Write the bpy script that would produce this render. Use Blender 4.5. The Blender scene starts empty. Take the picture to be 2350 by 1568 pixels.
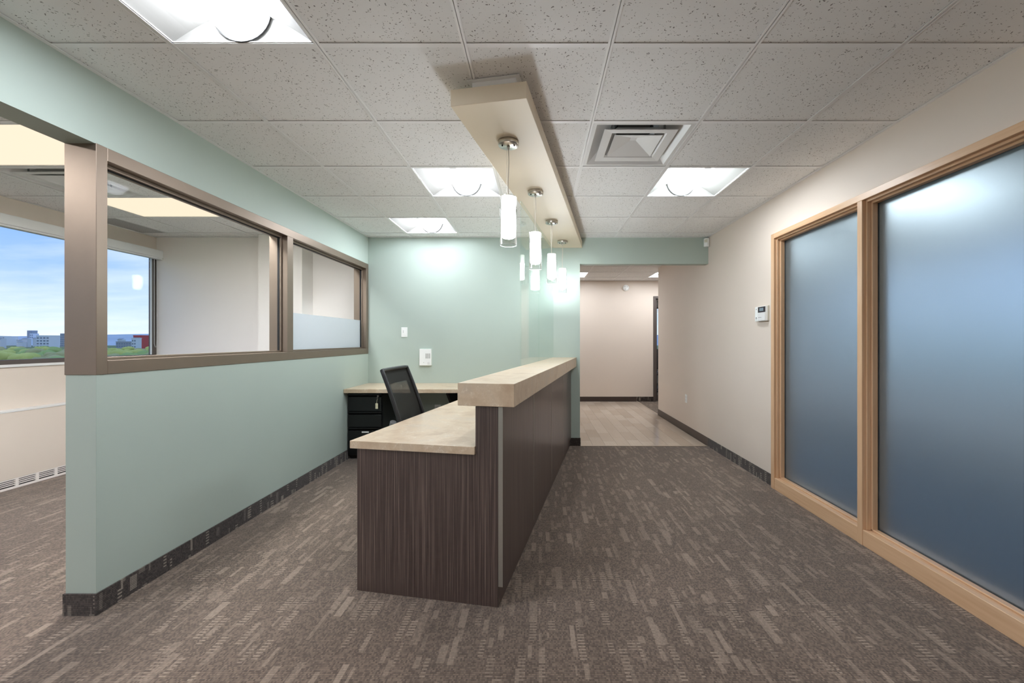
import bpy, bmesh, math, random
from mathutils import Vector, Matrix
random.seed(7)
S = bpy.context.scene
COL = S.collection

# ------------------------------------------------------------------ camera, sky, exposure
H = 2.50            # ceiling
HC = 1.27           # camera height
F = 953.0           # focal length in pixels of a 2350 px wide frame
cam_d = bpy.data.cameras.new('camera'); cam = bpy.data.objects.new('camera', cam_d); COL.objects.link(cam)
cam.location = (0, 0, HC); cam.rotation_euler = (math.pi/2, 0, 0)
cam_d.sensor_width = 36; cam_d.lens = 36*F/2350
cam_d.shift_x = -61.5/2350; cam_d.shift_y = -3/2350
cam_d.clip_start = 0.02; cam_d.clip_end = 20000
S.camera = cam

SKY_STRENGTH = 0.98
LAMP = 30.0          # reception ceiling lights
LAMP_OFFICE = 0.83    # office ceiling lights
BULB = 64.0          # lit opal glass of the pendants
S.view_settings.view_transform = 'Standard'
S.view_settings.look = 'None'
S.view_settings.exposure = 0.42
S.view_settings.gamma = 1.0
S.view_settings.use_curve_mapping = False
S.cycles.max_bounces = 12; S.cycles.diffuse_bounces = 6; S.cycles.glossy_bounces = 4
S.cycles.use_adaptive_sampling = True; S.cycles.adaptive_threshold = 0.03; S.cycles.use_denoising = True
S.cycles.transmission_bounces = 10; S.cycles.transparent_max_bounces = 16
S.cycles.sample_clamp_indirect = 12.0
S.cycles.caustics_reflective = False; S.cycles.caustics_refractive = False

# ------------------------------------------------------------------ node helpers
def lin(r, g, b):
    f = lambda c: (c/255/12.92) if c/255 <= .04045 else ((c/255+.055)/1.055)**2.4
    return (f(r), f(g), f(b), 1)

class NT:
    def __init__(s, nt): s.nt = nt; s.n = nt.nodes; s.l = nt.links
    def node(s, t, **kw):
        n = s.n.new(t)
        for k, v in kw.items():
            if k == 'inp':
                for a, b in v.items():
                    if hasattr(b, 'is_output') or hasattr(b, 'links'): s.l.new(b, n.inputs[a])
                    else: n.inputs[a].default_value = b
            else: setattr(n, k, v)
        return n
    def math(s, op, a, b=0.0, c=0.0):
        n = s.n.new('ShaderNodeMath'); n.operation = op
        for i, v in enumerate((a, b, c)):
            if hasattr(v, 'links'): s.l.new(v, n.inputs[i])
            else: n.inputs[i].default_value = v
        return n.outputs[0]
    def mix(s, f, a, b):
        n = s.n.new('ShaderNodeMix'); n.data_type = 'RGBA'
        for i, v in ((0, f), (6, a), (7, b)):
            if hasattr(v, 'links'): s.l.new(v, n.inputs[i])
            else: n.inputs[i].default_value = v
        return n.outputs[2]
    def ramp(s, f, stops):
        n = s.n.new('ShaderNodeValToRGB'); s.l.new(f, n.inputs[0])
        e = n.color_ramp.elements
        while len(e) < len(stops): e.new(0.5)
        for x, (p, c) in zip(e, stops): x.position = p; x.color = c
        return n.outputs[0]
    def obj(s): return s.n.new('ShaderNodeTexCoord').outputs['Object']
    def pos(s): return s.n.new('ShaderNodeNewGeometry').outputs['Position']
    def scaled(s, v, sc):
        n = s.n.new('ShaderNodeMapping'); s.l.new(v, n.inputs[0]); n.inputs['Scale'].default_value = sc
        return n.outputs[0]
    def noise(s, v, scale, detail=2, rough=.5):
        n = s.n.new('ShaderNodeTexNoise'); s.l.new(v, n.inputs['Vector'])
        n.inputs['Scale'].default_value = scale; n.inputs['Detail'].default_value = detail; n.inputs['Roughness'].default_value = rough
        return n.outputs[0]
    def bump(s, h, strength=.3, dist=.002):
        n = s.n.new('ShaderNodeBump'); s.l.new(h, n.inputs['Height'])
        n.inputs['Strength'].default_value = strength; n.inputs['Distance'].default_value = dist
        return n.outputs[0]

def newmat(name):
    m = bpy.data.materials.new(name); m.use_nodes = True
    t = NT(m.node_tree); t.n.clear()
    out = t.n.new('ShaderNodeOutputMaterial')
    return m, t, out

def principled(name, color, rough=.5, metal=0.0, spec=.5, noise_amt=0.0, noise_scale=20, bump=0.0, bump_scale=200):
    m, t, out = newmat(name)
    p = t.n.new('ShaderNodeBsdfPrincipled'); t.l.new(p.outputs[0], out.inputs[0])
    p.inputs['Roughness'].default_value = rough; p.inputs['Metallic'].default_value = metal
    p.inputs['Specular IOR Level'].default_value = spec
    c = color if len(color) == 4 else (*color, 1)
    co = t.obj()
    nz = t.noise(co, noise_scale, 3)
    d = tuple(max(0, x*(1-noise_amt)) for x in c[:3])+(1,)
    b = tuple(min(1, x*(1+noise_amt)) for x in c[:3])+(1,)
    t.l.new(t.mix(nz, d, b), p.inputs['Base Color'])
    if bump: t.l.new(t.bump(t.noise(co, bump_scale, 2), bump, .001), p.inputs['Normal'])
    return m

def emission(name, color, strength):
    m, t, out = newmat(name)
    e = t.n.new('ShaderNodeEmission'); e.inputs[0].default_value = (*color, 1); e.inputs[1].default_value = strength
    t.l.new(e.outputs[0], out.inputs[0])
    return m

def clear_glass(name, tint=(.97, .985, .98), refl=1.0, rough=0.0):
    m, t, out = newmat(name)
    tr = t.node('ShaderNodeBsdfTransparent', inp={0: (*tint, 1)})
    gl = t.node('ShaderNodeBsdfGlossy', inp={0: (1, 1, 1, 1), 'Roughness': rough})
    lw = t.node('ShaderNodeLayerWeight', inp={0: .5})
    f = t.math('MULTIPLY', t.math('MULTIPLY_ADD', t.math('POWER', lw.outputs['Facing'], 5.0), .96, .04), refl)
    f = t.math('MINIMUM', f, 1.0)
    mx = t.n.new('ShaderNodeMixShader'); t.l.new(f, mx.inputs[0]); t.l.new(tr.outputs[0], mx.inputs[1]); t.l.new(gl.outputs[0], mx.inputs[2])
    t.l.new(mx.outputs[0], out.inputs[0])
    return m

# ------------------------------------------------------------------ world: sky with soft streaky cloud
w = bpy.data.worlds.new('sky'); S.world = w; w.use_nodes = True
t = NT(w.node_tree); t.n.clear()
o = t.n.new('ShaderNodeOutputWorld'); bg = t.n.new('ShaderNodeBackground'); t.l.new(bg.outputs[0], o.inputs[0])
g = t.n.new('ShaderNodeTexCoord').outputs['Generated']
sep = t.node('ShaderNodeSeparateXYZ'); t.l.new(g, sep.inputs[0])
z = sep.outputs[2]
base = t.ramp(z, [(0.0, (.80, .87, .95, 1)), (.04, (.64, .77, .95, 1)), (.12, (.34, .53, .94, 1)), (.26, (.16, .36, .88, 1)), (1.0, (.10, .27, .76, 1))])
zz = t.math('ADD', t.math('MAXIMUM', z, 0.0), .09)
cx = t.math('DIVIDE', sep.outputs[0], zz); cy = t.math('DIVIDE', sep.outputs[1], zz)
cv = t.node('ShaderNodeCombineXYZ', inp={0: cx, 1: cy, 2: 0.0}).outputs[0]
cl = t.noise(t.scaled(cv, (.55, .9, 1)), 1.0, 6, .55)
cl2 = t.ramp(cl, [(.42, (0, 0, 0, 1)), (.70, (1, 1, 1, 1))])
col = t.mix(t.math('MULTIPLY', cl2, .75), base, (.86, .91, .97, 1))
t.l.new(col, bg.inputs[0]); bg.inputs[1].default_value = SKY_STRENGTH

# ------------------------------------------------------------------ materials
def paint(name, c, rough=.55, spec=.35):
    return principled(name, c, rough, 0, spec, .02, 3, .08, 260)
GREEN = paint('sage_green_paint', lin(174, 187, 178), .5)
BEIGE = paint('beige_paint', lin(222, 209, 197), .6)
OFFWHITE = paint('pale_grey_paint', lin(238, 231, 226), .6)
WHITEP = principled('white_plastic', lin(238, 240, 238), .4)
WHITEMETAL = principled('white_enamel', lin(225, 225, 224), .45)
GRIDW = principled('ceiling_grid_enamel', lin(244, 244, 244), .5)
BLACKM = principled('black_metal', lin(16, 17, 17), .35, 0, .5, .1, 8)
BLACKP = principled('black_plastic', lin(26, 27, 28), .45)
GREYP = principled('grey_plastic', lin(120, 122, 122), .5)
DARKBASE = principled('dark_brown_vinyl', lin(62, 50, 45), .35)
ALU = principled('brushed_aluminium', lin(190, 188, 180), .35, .85, .5, .04, 60)
NICKEL = principled('brushed_nickel', lin(200, 195, 186), .28, 1.0, .5, .05, 80)
BRONZE = principled('bronze_metal', lin(136, 121, 107), .42, .7, .5, .05, 12)
DARKFRAME = principled('dark_bronze_frame', lin(96, 88, 84), .4, .4)
RUBBER = principled('black_gasket', lin(22, 22, 24), .7)
SOFFIT = paint('cream_paint', lin(224, 210, 186), .5)
SCREEN = principled('blue_grey_lcd', lin(120, 140, 150), .25)
NAVY = principled('dark_glossy_plastic', lin(28, 34, 46), .2)
CREAMTAG = principled('cream_key_tag', lin(205, 200, 170), .5)
SILVER = principled('steel', lin(200, 200, 200), .3, 1.0)
GLASS = clear_glass('clear_glass', refl=.6)
PARTGLASS = clear_glass('partition_glass', refl=.08)
GLASSG = clear_glass('counter_glass', (.955, .985, .972), .55)
LAMPGLASS = clear_glass('lamp_clear_glass', (.97, .975, .97), 1.2)
INKGREY = principled('grey_print', lin(140, 140, 138), .6)

def mat_tile():
    m, t, out = newmat('ceiling_tile_mineral')
    p = t.n.new('ShaderNodeBsdfPrincipled'); t.l.new(p.outputs[0], out.inputs[0])
    p.inputs['Roughness'].default_value = .9; p.inputs['Specular IOR Level'].default_value = .1
    v = t.pos()
    warp = t.node('ShaderNodeTexNoise', inp={'Vector': v, 'Scale': 40.0, 'Detail': 1.0})
    vv = t.node('ShaderNodeVectorMath', operation='MULTIPLY_ADD'); t.l.new(warp.outputs['Color'], vv.inputs[0])
    vv.inputs[1].default_value = (.03, .03, .0); t.l.new(v, vv.inputs[2])
    vor = t.node('ShaderNodeTexVoronoi', inp={'Vector': vv.outputs[0], 'Scale': 118.0})
    rnd = t.node('ShaderNodeSeparateColor', inp={0: vor.outputs['Color']}).outputs[0]
    thr = t.math('MULTIPLY_ADD', rnd, .30, .04)
    hole = t.math('LESS_THAN', vor.outputs['Distance'], thr)
    keep = t.math('GREATER_THAN', t.node('ShaderNodeSeparateColor', inp={0: vor.outputs['Color']}).outputs[1], .38)
    hole = t.math('MULTIPLY', hole, keep)
    big = t.noise(v, 1.3, 2)
    basec = t.mix(big, lin(236, 236, 236), lin(243, 243, 242))
    t.l.new(t.mix(hole, basec, lin(140, 138, 136)), p.inputs['Base Color'])
    t.l.new(t.bump(t.math('SUBTRACT', 1.0, hole), .5, .002), p.inputs['Normal'])
    return m
TILE = mat_tile()

def mat_carpet(name, ax, ay, dark, lightc, tile=.5):
    """ribbed loop carpet: base yarn, rows of stitches, random paler blocks. ax/ay = components of the position used."""
    m, t, out = newmat(name)
    p = t.n.new('ShaderNodeBsdfPrincipled'); t.l.new(p.outputs[0], out.inputs[0])
    p.inputs['Roughness'].default_value = .95; p.inputs['Specular IOR Level'].default_value = .05
    p.inputs['Sheen Weight'].default_value = .25; p.inputs['Sheen Roughness'].default_value = .5
    sp = t.node('ShaderNodeSeparateXYZ'); t.l.new(t.pos(), sp.inputs[0])
    x, y = sp.outputs[ax], sp.outputs[ay]
    def wn(a, b, k):
        cb = t.node('ShaderNodeCombineXYZ', inp={0: a, 1: b, 2: k})
        return t.node('ShaderNodeTexWhiteNoise', noise_dimensions='3D', inp={0: cb.outputs[0]}).outputs[0]
    rib = .0085
    ribi = t.math('FLOOR', t.math('DIVIDE', y, rib))
    ribf = t.math('FRACT', t.math('DIVIDE', y, rib))
    groove = t.math('ABSOLUTE', t.math('SUBTRACT', ribf, .5))          # 0 mid, .5 edges
    ribh = t.math('SUBTRACT', 1.0, t.math('POWER', t.math('MULTIPLY', groove, 2.0), 2.0))
    st = t.math('FLOOR', t.math('DIVIDE', x, .0065))
    speck = wn(st, ribi, 3.0)
    def blocks(wx, wy, dens, k, lo):
        xi = t.math('DIVIDE', x, wx); i = t.math('FLOOR', xi); fx = t.math('FRACT', xi)
        yo = t.math('ADD', t.math('DIVIDE', y, wy), t.math('MULTIPLY', wn(i, 0.0, k), 17.0))
        j = t.math('FLOOR', yo); fy = t.math('FRACT', yo)
        r1 = wn(i, j, k+1.1); r2 = wn(i, j, k+2.3); r3 = wn(i, j, k+3.7)
        on = t.math('GREATER_THAN', r1, 1-dens)
        a = t.math('LESS_THAN', fy, t.math('MULTIPLY_ADD', r2, 1-lo, lo))
        b = t.math('LESS_THAN', fx, t.math('MULTIPLY_ADD', r3, .62, .22))
        return t.math('MULTIPLY', on, t.math('MULTIPLY', a, b)), wn(i, j, k+5.0)
    s1, v1 = blocks(.045, .21, .26, 10.0, .2)
    s2, v2 = blocks(.041, .17, .30, 40.0, .25)
    s3, v3 = blocks(.035, .095, .20, 70.0, .3)
    alt = t.math('LESS_THAN', t.math('FRACT', t.math('DIVIDE', y, rib*2)), .5)   # striped blocks: every other row
    a1 = t.math('MULTIPLY', s1, t.math('MULTIPLY_ADD', v1, .55, .35))
    a2 = t.math('MULTIPLY', t.math('MULTIPLY', s2, alt), t.math('MULTIPLY_ADD', v2, .4, .6))
    a3 = t.math('MULTIPLY', s3, t.math('MULTIPLY_ADD', v3, .4, .25))
    amt = t.math('MINIMUM', t.math('MAXIMUM', t.math('MAXIMUM', a1, a2), a3), 1.0)
    d2 = tuple(c*.62 for c in dark[:3])+(1,); d3 = tuple(c*1.45 for c in dark[:3])+(1,)
    basec = t.mix(speck, d2, d3)
    # carpet tiles: each slightly different in shade
    ti = t.math('FLOOR', t.math('DIVIDE', x, tile)); tj = t.math('FLOOR', t.math('DIVIDE', y, tile))
    shade = t.math('MULTIPLY_ADD', wn(ti, tj, 90.0), .16, .92)
    l2 = tuple(c*.8 for c in lightc[:3])+(1,)
    lc = t.mix(speck, l2, lightc)
    c = t.mix(amt, basec, lc)
    gr = t.math('MULTIPLY', t.math('MULTIPLY_ADD', ribh, .5, .6), shade)
    sc = t.node('ShaderNodeVectorMath', operation='SCALE'); t.l.new(c, sc.inputs[0]); t.l.new(gr, sc.inputs['Scale'])
    t.l.new(sc.outputs[0], p.inputs['Base Color'])
    t.l.new(t.bump(ribh, .35, .003), p.inputs['Normal'])
    return m
CARPET = mat_carpet('brown_ribbed_carpet', 0, 1, lin(106, 91, 79), lin(158, 140, 124))
CARPETB_Y = mat_carpet('carpet_strip_side', 1, 2, lin(66, 58, 54), lin(150, 140, 128))
CARPETB_X = mat_carpet('carpet_strip_end', 0, 2, lin(66, 58, 54), lin(150, 140, 128))

def mat_zebra():
    m, t, out = newmat('dark_zebra_laminate')
    p = t.n.new('ShaderNodeBsdfPrincipled'); t.l.new(p.outputs[0], out.inputs[0])
    p.inputs['Roughness'].default_value = .30; p.inputs['Specular IOR Level'].default_value = .85
    v = t.obj()
    n1 = t.noise(t.scaled(v, (150, 150, 1.4)), 1.0, 3, .6)
    n2 = t.noise(t.scaled(v, (420, 420, 2.4)), 1.0, 2, .5)
    n3 = t.noise(t.scaled(v, (9, 9, 2)), 1.0, 2)
    f = t.math('ADD', t.math('MULTIPLY', n1, .55), t.math('MULTIPLY', n2, .45))
    c = t.ramp(f, [(.32, lin(40, 32, 31)), (.5, lin(74, 60, 56)), (.68, lin(132, 115, 105))])
    c2 = t.mix(t.math('MULTIPLY', n3, .35), c, lin(76, 61, 56))
    t.l.new(c2, p.inputs['Base Color'])
    return m
ZEBRA = mat_zebra()

def mat_stone():
    m, t, out = newmat('beige_stone_laminate')
    p = t.n.new('ShaderNodeBsdfPrincipled'); t.l.new(p.outputs[0], out.inputs[0])
    p.inputs['Roughness'].default_value = .32
    v = t.obj()
    n1 = t.noise(v, 7, 5, .6); n2 = t.noise(t.scaled(v, (22, 40, 22)), 1.0, 6, .65)
    c = t.ramp(n1, [(.3, lin(188, 163, 136)), (.5, lin(210, 189, 162)), (.7, lin(196, 180, 160))])
    vein = t.math('ABSOLUTE', t.math('SUBTRACT', n2, .5))
    vm = t.ramp(vein, [(.0, (1, 1, 1, 1)), (.035, (0, 0, 0, 1))])
    spots = t.ramp(t.noise(v, 14, 4, .7), [(.50, (0, 0, 0, 1)), (.62, (1, 1, 1, 1))])
    c = t.mix(t.math('MULTIPLY', t.math('MULTIPLY', vm, spots), .8), c, lin(232, 220, 200))
    fine = t.noise(v, 90, 3)
    c = t.mix(t.math('MULTIPLY', fine, .35), c, lin(170, 148, 122))
    t.l.new(c, p.inputs['Base Color'])
    return m
STONE = mat_stone()

def mat_wood(name, a, b, c3, axis, rough=.35):
    m, t, out = newmat(name)
    p = t.n.new('ShaderNodeBsdfPrincipled'); t.l.new(p.outputs[0], out.inputs[0])
    p.inputs['Roughness'].default_value = rough
    v = t.obj()
    sc = [38, 38, 38]; sc[axis] = 2.2
    n1 = t.noise(t.scaled(v, tuple(sc)), 1.0, 4, .6); n2 = t.noise(v, 3.2, 3)
    c = t.ramp(n1, [(.3, a), (.55, b), (.8, c3)])
    t.l.new(t.mix(t.math('MULTIPLY', n2, .4), c, b), p.inputs['Base Color'])
    return m
_m = (lin(204, 162, 124), lin(216, 178, 141), lin(225, 191, 156))
MAPLE_V = mat_wood('maple_vertical', *_m, 2); MAPLE_H = mat_wood('maple_horizontal', *_m, 1)

def mat_plank():
    m, t, out = newmat('greige_vinyl_plank')
    p = t.n.new('ShaderNodeBsdfPrincipled'); t.l.new(p.outputs[0], out.inputs[0])
    p.inputs['Roughness'].default_value = .17
    v = t.pos()
    n1 = t.noise(t.scaled(v, (45, 3, 1)), 1.0, 4, .6)
    rnd = t.n.new('ShaderNodeObjectInfo').outputs['Random']
    c = t.mix(rnd, lin(186, 169, 153), lin(212, 197, 182))
    t.l.new(t.mix(t.math('MULTIPLY', n1, .5), c, lin(178, 160, 142)), p.inputs['Base Color'])
    return m
PLANK = mat_plank()

def mat_frost(name, rough, tint, diff, dcol):
    m, t, out = newmat(name)
    p = t.n.new('ShaderNodeBsdfPrincipled')
    p.inputs['Base Color'].default_value = tint; p.inputs['Roughness'].default_value = rough
    p.inputs['Transmission Weight'].default_value = 1.0; p.inputs['IOR'].default_value = 1.35
    d = t.node('ShaderNodeBsdfTranslucent', inp={0: dcol}); df = t.node('ShaderNodeBsdfDiffuse', inp={0: dcol})
    ad = t.n.new('ShaderNodeMixShader'); ad.inputs[0].default_value = .5; t.l.new(d.outputs[0], ad.inputs[1]); t.l.new(df.outputs[0], ad.inputs[2])
    mx = t.n.new('ShaderNodeMixShader'); mx.inputs[0].default_value = diff
    t.l.new(p.outputs[0], mx.inputs[1]); t.l.new(ad.outputs[0], mx.inputs[2]); t.l.new(mx.outputs[0], out.inputs[0])
    return m
FROST = mat_frost('frosted_glass', .42, (.73, .89, 1, 1), .09, (.80, .88, .92, 1))
FILM = mat_frost('white_frost_film', .5, (1, 1, 1, 1), .75, (.90, .93, .97, 1))

def mat_shade():
    m, t, out = newmat('opal_lamp_glass')
    tr = t.node('ShaderNodeBsdfTranslucent', inp={0: (.95, .93, .88, 1)})
    df = t.node('ShaderNodeBsdfDiffuse', inp={0: (.86, .85, .80, 1)})
    gl = t.node('ShaderNodeBsdfGlossy', inp={0: (1, 1, 1, 1), 'Roughness': .12})
    a = t.n.new('ShaderNodeMixShader'); a.inputs[0].default_value = .45; t.l.new(tr.outputs[0], a.inputs[1]); t.l.new(df.outputs[0], a.inputs[2])
    b = t.n.new('ShaderNodeMixShader'); b.inputs[0].default_value = .05; t.l.new(a.outputs[0], b.inputs[1]); t.l.new(gl.outputs[0], b.inputs[2])
    t.l.new(b.outputs[0], out.inputs[0])
    return m
OPAL = mat_shade()

def mat_mesh_fabric():
    m, t, out = newmat('black_mesh_fabric')
    p = t.n.new('ShaderNodeBsdfPrincipled'); p.inputs['Roughness'].default_value = .6
    v = t.obj()
    wv = t.noise(t.scaled(v, (300, 300, 300)), 1.0, 1)
    t.l.new(t.mix(wv, lin(30, 30, 28), lin(52, 51, 46)), p.inputs['Base Color'])
    tr = t.node('ShaderNodeBsdfTransparent')
    mx = t.n.new('ShaderNodeMixShader'); mx.inputs[0].default_value = .13
    t.l.new(p.outputs[0], mx.inputs[1]); t.l.new(tr.outputs[0], mx.inputs[2]); t.l.new(mx.outputs[0], out.inputs[0])
    return m
MESHF = mat_mesh_fabric()

def mat_perf():
    m, t, out = newmat('perforated_grille_metal')
    p = t.n.new('ShaderNodeBsdfPrincipled'); p.inputs['Roughness'].default_value = .5; t.l.new(p.outputs[0], out.inputs[0])
    vor = t.node('ShaderNodeTexVoronoi', inp={'Vector': t.pos(), 'Scale': 90.0, 'Randomness': 0.0})
    t.l.new(t.mix(t.math('LESS_THAN', vor.outputs['Distance'], .32), lin(190, 190, 190), lin(60, 60, 60)), p.inputs['Base Color'])
    return m
PERF = mat_perf()

LIGHT_W = emission('lit_white_diffuser', (.92, .97, 1.06), LAMP)
LIGHT_C = emission('lit_cool_diffuser', (.90, .98, 1.04), LAMP)
LIGHT_O = emission('lit_warm_lens', (1.0, .83, .63), 1.0)
LIGHT_O.node_tree.nodes['Emission'].inputs[1].default_value = LAMP_OFFICE
LIGHT_N = emission('added_office_diffuser', (.98, .98, 1.0), 62.0)
LIGHT_S = emission('added_strip_lens', (.98, .98, 1.0), 42.0)
LIGHT_M = emission('added_meeting_lens', (.95, .99, 1.0), 4.0)
LIGHT_K = emission('lit_corridor_diffuser', (.93, .98, 1.03), 40.0)
BULBM = emission('lit_bulb', (.93, .98, 1.05), BULB)
RINGM = principled('dark_end_ring', (.012, .012, .011), .6)
PAN = principled('pale_grey_reflector', (.21, .205, .19), .6)

# ------------------------------------------------------------------ mesh helpers
def link(o, parent=None):
    COL.objects.link(o)
    if parent is not None: o.parent = parent
    return o
def obj_from_bm(name, bm, mat, parent=None, smooth=False):
    me = bpy.data.meshes.new(name); bm.to_mesh(me); bm.free()
    if smooth:
        for p in me.polygons: p.use_smooth = True
    if mat is not None: me.materials.append(mat)
    return link(bpy.data.objects.new(name, me), parent)
def add_box(bm, x0, x1, y0, y1, z0, z1, bevel=0.0, segs=1):
    x0, x1 = sorted((x0, x1)); y0, y1 = sorted((y0, y1)); z0, z1 = sorted((z0, z1))
    r = bmesh.ops.create_cube(bm, size=1.0)
    for v in r['verts']:
        v.co = Vector(((x0+x1)/2+v.co.x*(x1-x0), (y0+y1)/2+v.co.y*(y1-y0), (z0+z1)/2+v.co.z*(z1-z0)))
    if bevel > 0:
        es = list({e for v in r['verts'] for e in v.link_edges})
        bmesh.ops.bevel(bm, geom=es, offset=bevel, segments=segs, affect='EDGES', profile=.5)
def box(name, x0, x1, y0, y1, z0, z1, mat, parent=None, bevel=0.0, segs=1):
    bm = bmesh.new(); add_box(bm, x0, x1, y0, y1, z0, z1, bevel, segs)
    return obj_from_bm(name, bm, mat, parent)
def boxes(name, lst, mat, parent=None, bevel=0.0):
    bm = bmesh.new()
    for b in lst: add_box(bm, *b, bevel=bevel)
    return obj_from_bm(name, bm, mat, parent)
def prism(name, pts, ext, mat, parent=None, bevel=0.0):
    """pts: list of 3D points of a planar loop, ext: extrusion vector"""
    bm = bmesh.new()
    vs = [bm.verts.new(p) for p in pts]; f = bm.faces.new(vs)
    r = bmesh.ops.extrude_face_region(bm, geom=[f])
    bmesh.ops.translate(bm, verts=[v for v in r['geom'] if isinstance(v, bmesh.types.BMVert)], vec=Vector(ext))
    bmesh.ops.recalc_face_normals(bm, faces=bm.faces)
    if bevel: bmesh.ops.bevel(bm, geom=list(bm.edges), offset=bevel, segments=1, affect='EDGES')
    return obj_from_bm(name, bm, mat, parent)
def add_lathe(bm, prof, n=32, c=(0, 0, 0), axis='Z', cap=True):
    """prof: (radius, height) pairs"""
    rings = []
    for r, h in prof:
        ring = []
        for i in range(n):
            a = 2*math.pi*i/n
            x, y = r*math.cos(a), r*math.sin(a)
            p = {'Z': (x, y, h), 'X': (h, x, y), 'Y': (x, h, y)}[axis]
            ring.append(bm.verts.new((c[0]+p[0], c[1]+p[1], c[2]+p[2])))
        rings.append(ring)
    for a, b in zip(rings, rings[1:]):
        for i in range(n): bm.faces.new((a[i], a[(i+1) % n], b[(i+1) % n], b[i]))
    if cap:
        for ring in (rings[0], rings[-1]):
            try: bm.faces.new(ring)
            except ValueError: pass
    bmesh.ops.recalc_face_normals(bm, faces=bm.faces)
def lathe(name, prof, mat, parent=None, n=32, c=(0, 0, 0), axis='Z', cap=True, smooth=True):
    bm = bmesh.new(); add_lathe(bm, prof, n, c, axis, cap)
    o = obj_from_bm(name, bm, mat, parent, False)
    if smooth:
        for p in o.data.polygons: p.use_smooth = len(p.vertices) == 4
    return o
def tube(name, pts, r, mat, parent=None, n=10):
    cu = bpy.data.curves.new(name, 'CURVE'); cu.dimensions = '3D'; cu.bevel_depth = r; cu.bevel_resolution = 3; cu.use_fill_caps = True
    sp = cu.splines.new('POLY'); sp.points.add(len(pts)-1)
    for q, p in zip(sp.points, pts): q.co = (*p, 1)
    tmp = bpy.data.objects.new(name, cu); COL.objects.link(tmp)
    dg = bpy.context.evaluated_depsgraph_get(); me = bpy.data.meshes.new_from_object(tmp.evaluated_get(dg))
    bpy.data.objects.remove(tmp); bpy.data.curves.remove(cu)
    me.name = name; me.materials.clear(); me.materials.append(mat)
    for p in me.polygons: p.use_smooth = True
    return link(bpy.data.objects.new(name, me), parent)
def inst(src, name, loc, parent=None):
    o = src.copy(); o.name = name; o.parent = None; link(o, parent); o.location = loc
    return o
def copy_tree(o, parent=None):
    c = o.copy(); COL.objects.link(c); c.parent = parent
    for ch in list(o.children): copy_tree(ch, c)
    return c
def empty(name, loc=(0, 0, 0), rz=0.0):
    e = bpy.data.objects.new(name, None); e.empty_display_size = .1; COL.objects.link(e)
    e.location = loc; e.rotation_euler = (0, 0, rz)
    return e
def struct(o, label=None):
    o['kind'] = 'structure'
    if label: o['label'] = label
    return o
def tag(o, label, cat, group=None):
    o['label'] = label; o['category'] = cat
    if group: o['group'] = group
    return o
def text(name, body, size, mat, parent, loc, rot, depth=.0003):
    cu = bpy.data.curves.new(name, 'FONT'); cu.body = body; cu.size = size; cu.extrude = depth; cu.align_x = 'CENTER'; cu.align_y = 'CENTER'
    tmp = bpy.data.objects.new(name, cu); COL.objects.link(tmp)
    dg = bpy.context.evaluated_depsgraph_get(); me = bpy.data.meshes.new_from_object(tmp.evaluated_get(dg))
    bpy.data.objects.remove(tmp); bpy.data.curves.remove(cu)
    me.materials.clear(); me.materials.append(mat)
    o = link(bpy.data.objects.new(name, me), parent); o.location = loc; o.rotation_euler = rot
    return o

# ------------------------------------------------------------------ room dimensions
XL, XLO = -2.045, -2.185          # partition to the office (reception face, office face)
XR, XRO = 2.03, 2.15              # right wall
YB, YBO = 4.975, 5.075            # back wall
YF = -3.0                         # wall behind the camera
XO = -4.58                        # office window wall
YFAR = 8.60                       # far wall of the corridor
YW0 = 1.918                       # near end of the half wall
ZH = 2.178                        # head of openings
ZS = 1.115                        # sill of the glazed partition
YRE = 7.06                        # end of the right wall

# ------------------------------------------------------------------ floors
fl = struct(boxes('floor', [(XO-.2, XRO+.001, YF-.1, YB, -.12, 0)], CARPET), 'brown ribbed carpet with paler random blocks')
struct(box('floor_office_back', XO-.2, XLO, YB, YBO+.3, -.12, 0, CARPET))
fc = struct(box('floor_corridor', -1.2, 2.02, YB, YFAR, -.12, -.004, principled('plank_bed', lin(96, 84, 74), .6)), 'greige vinyl plank floor of the corridor')
pw, plen = .152, .457
pm = None; k = 0
xi = 2.02-.001
while xi > -.2:
    off = random.uniform(0, plen)
    y = YB+.012-off
    while y < YFAR:
        a, b = max(y, YB+.012), min(y+plen, YFAR-.012)
        if b-a > .04:
            p = box('plank', xi-pw+.0015, xi, a, b-.0015, -.004, .0012, PLANK, fc)
        y += plen
    xi -= pw
box('edge_strip', -.2, 2.02, YB-.008, YB+.012, 0, .005, principled('pale_strip', lin(178, 160, 142), .4), fc, .002)
box('edge_strip', 2.02, 2.045, YRE, YFAR-.012, 0, .005, principled('pale_strip_b', lin(178, 160, 142), .4), fc, .002)
struct(boxes('floor_hall', [(2.02, 5.0, YRE, YFAR, -.12, 0), (2.02, 5.0, YFAR, 12.2, -.12, 0)], CARPET))
struct(box('floor_meeting_room', XRO, 4.5, -1.0, YRE-.1, -.12, 0, principled('slate_carpet', lin(58, 84, 106), .95)))

# ------------------------------------------------------------------ walls
wl = struct(boxes('wall_left', [
    (XLO, XL, YW0, YB, 0, ZS),                      # half wall
    (XLO, XL, -.2, YB, ZH, 2.62),                   # header
    (XLO, XL, YF, -.2, 0, 2.62)], GREEN), 'sage green half wall with header over the office opening')
box('corner_bead', XL-.012, XL+.0015, YW0-.0015, YW0+.012, .1, ZS, GREEN, wl, .001)
wb = struct(boxes('wall_back', [
    (XLO, .493, YB, YBO, 0, 2.62), (.493, XR, YB, YBO, ZH+.006, 2.62)], GREEN), 'sage green back wall with header over the corridor')
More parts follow.
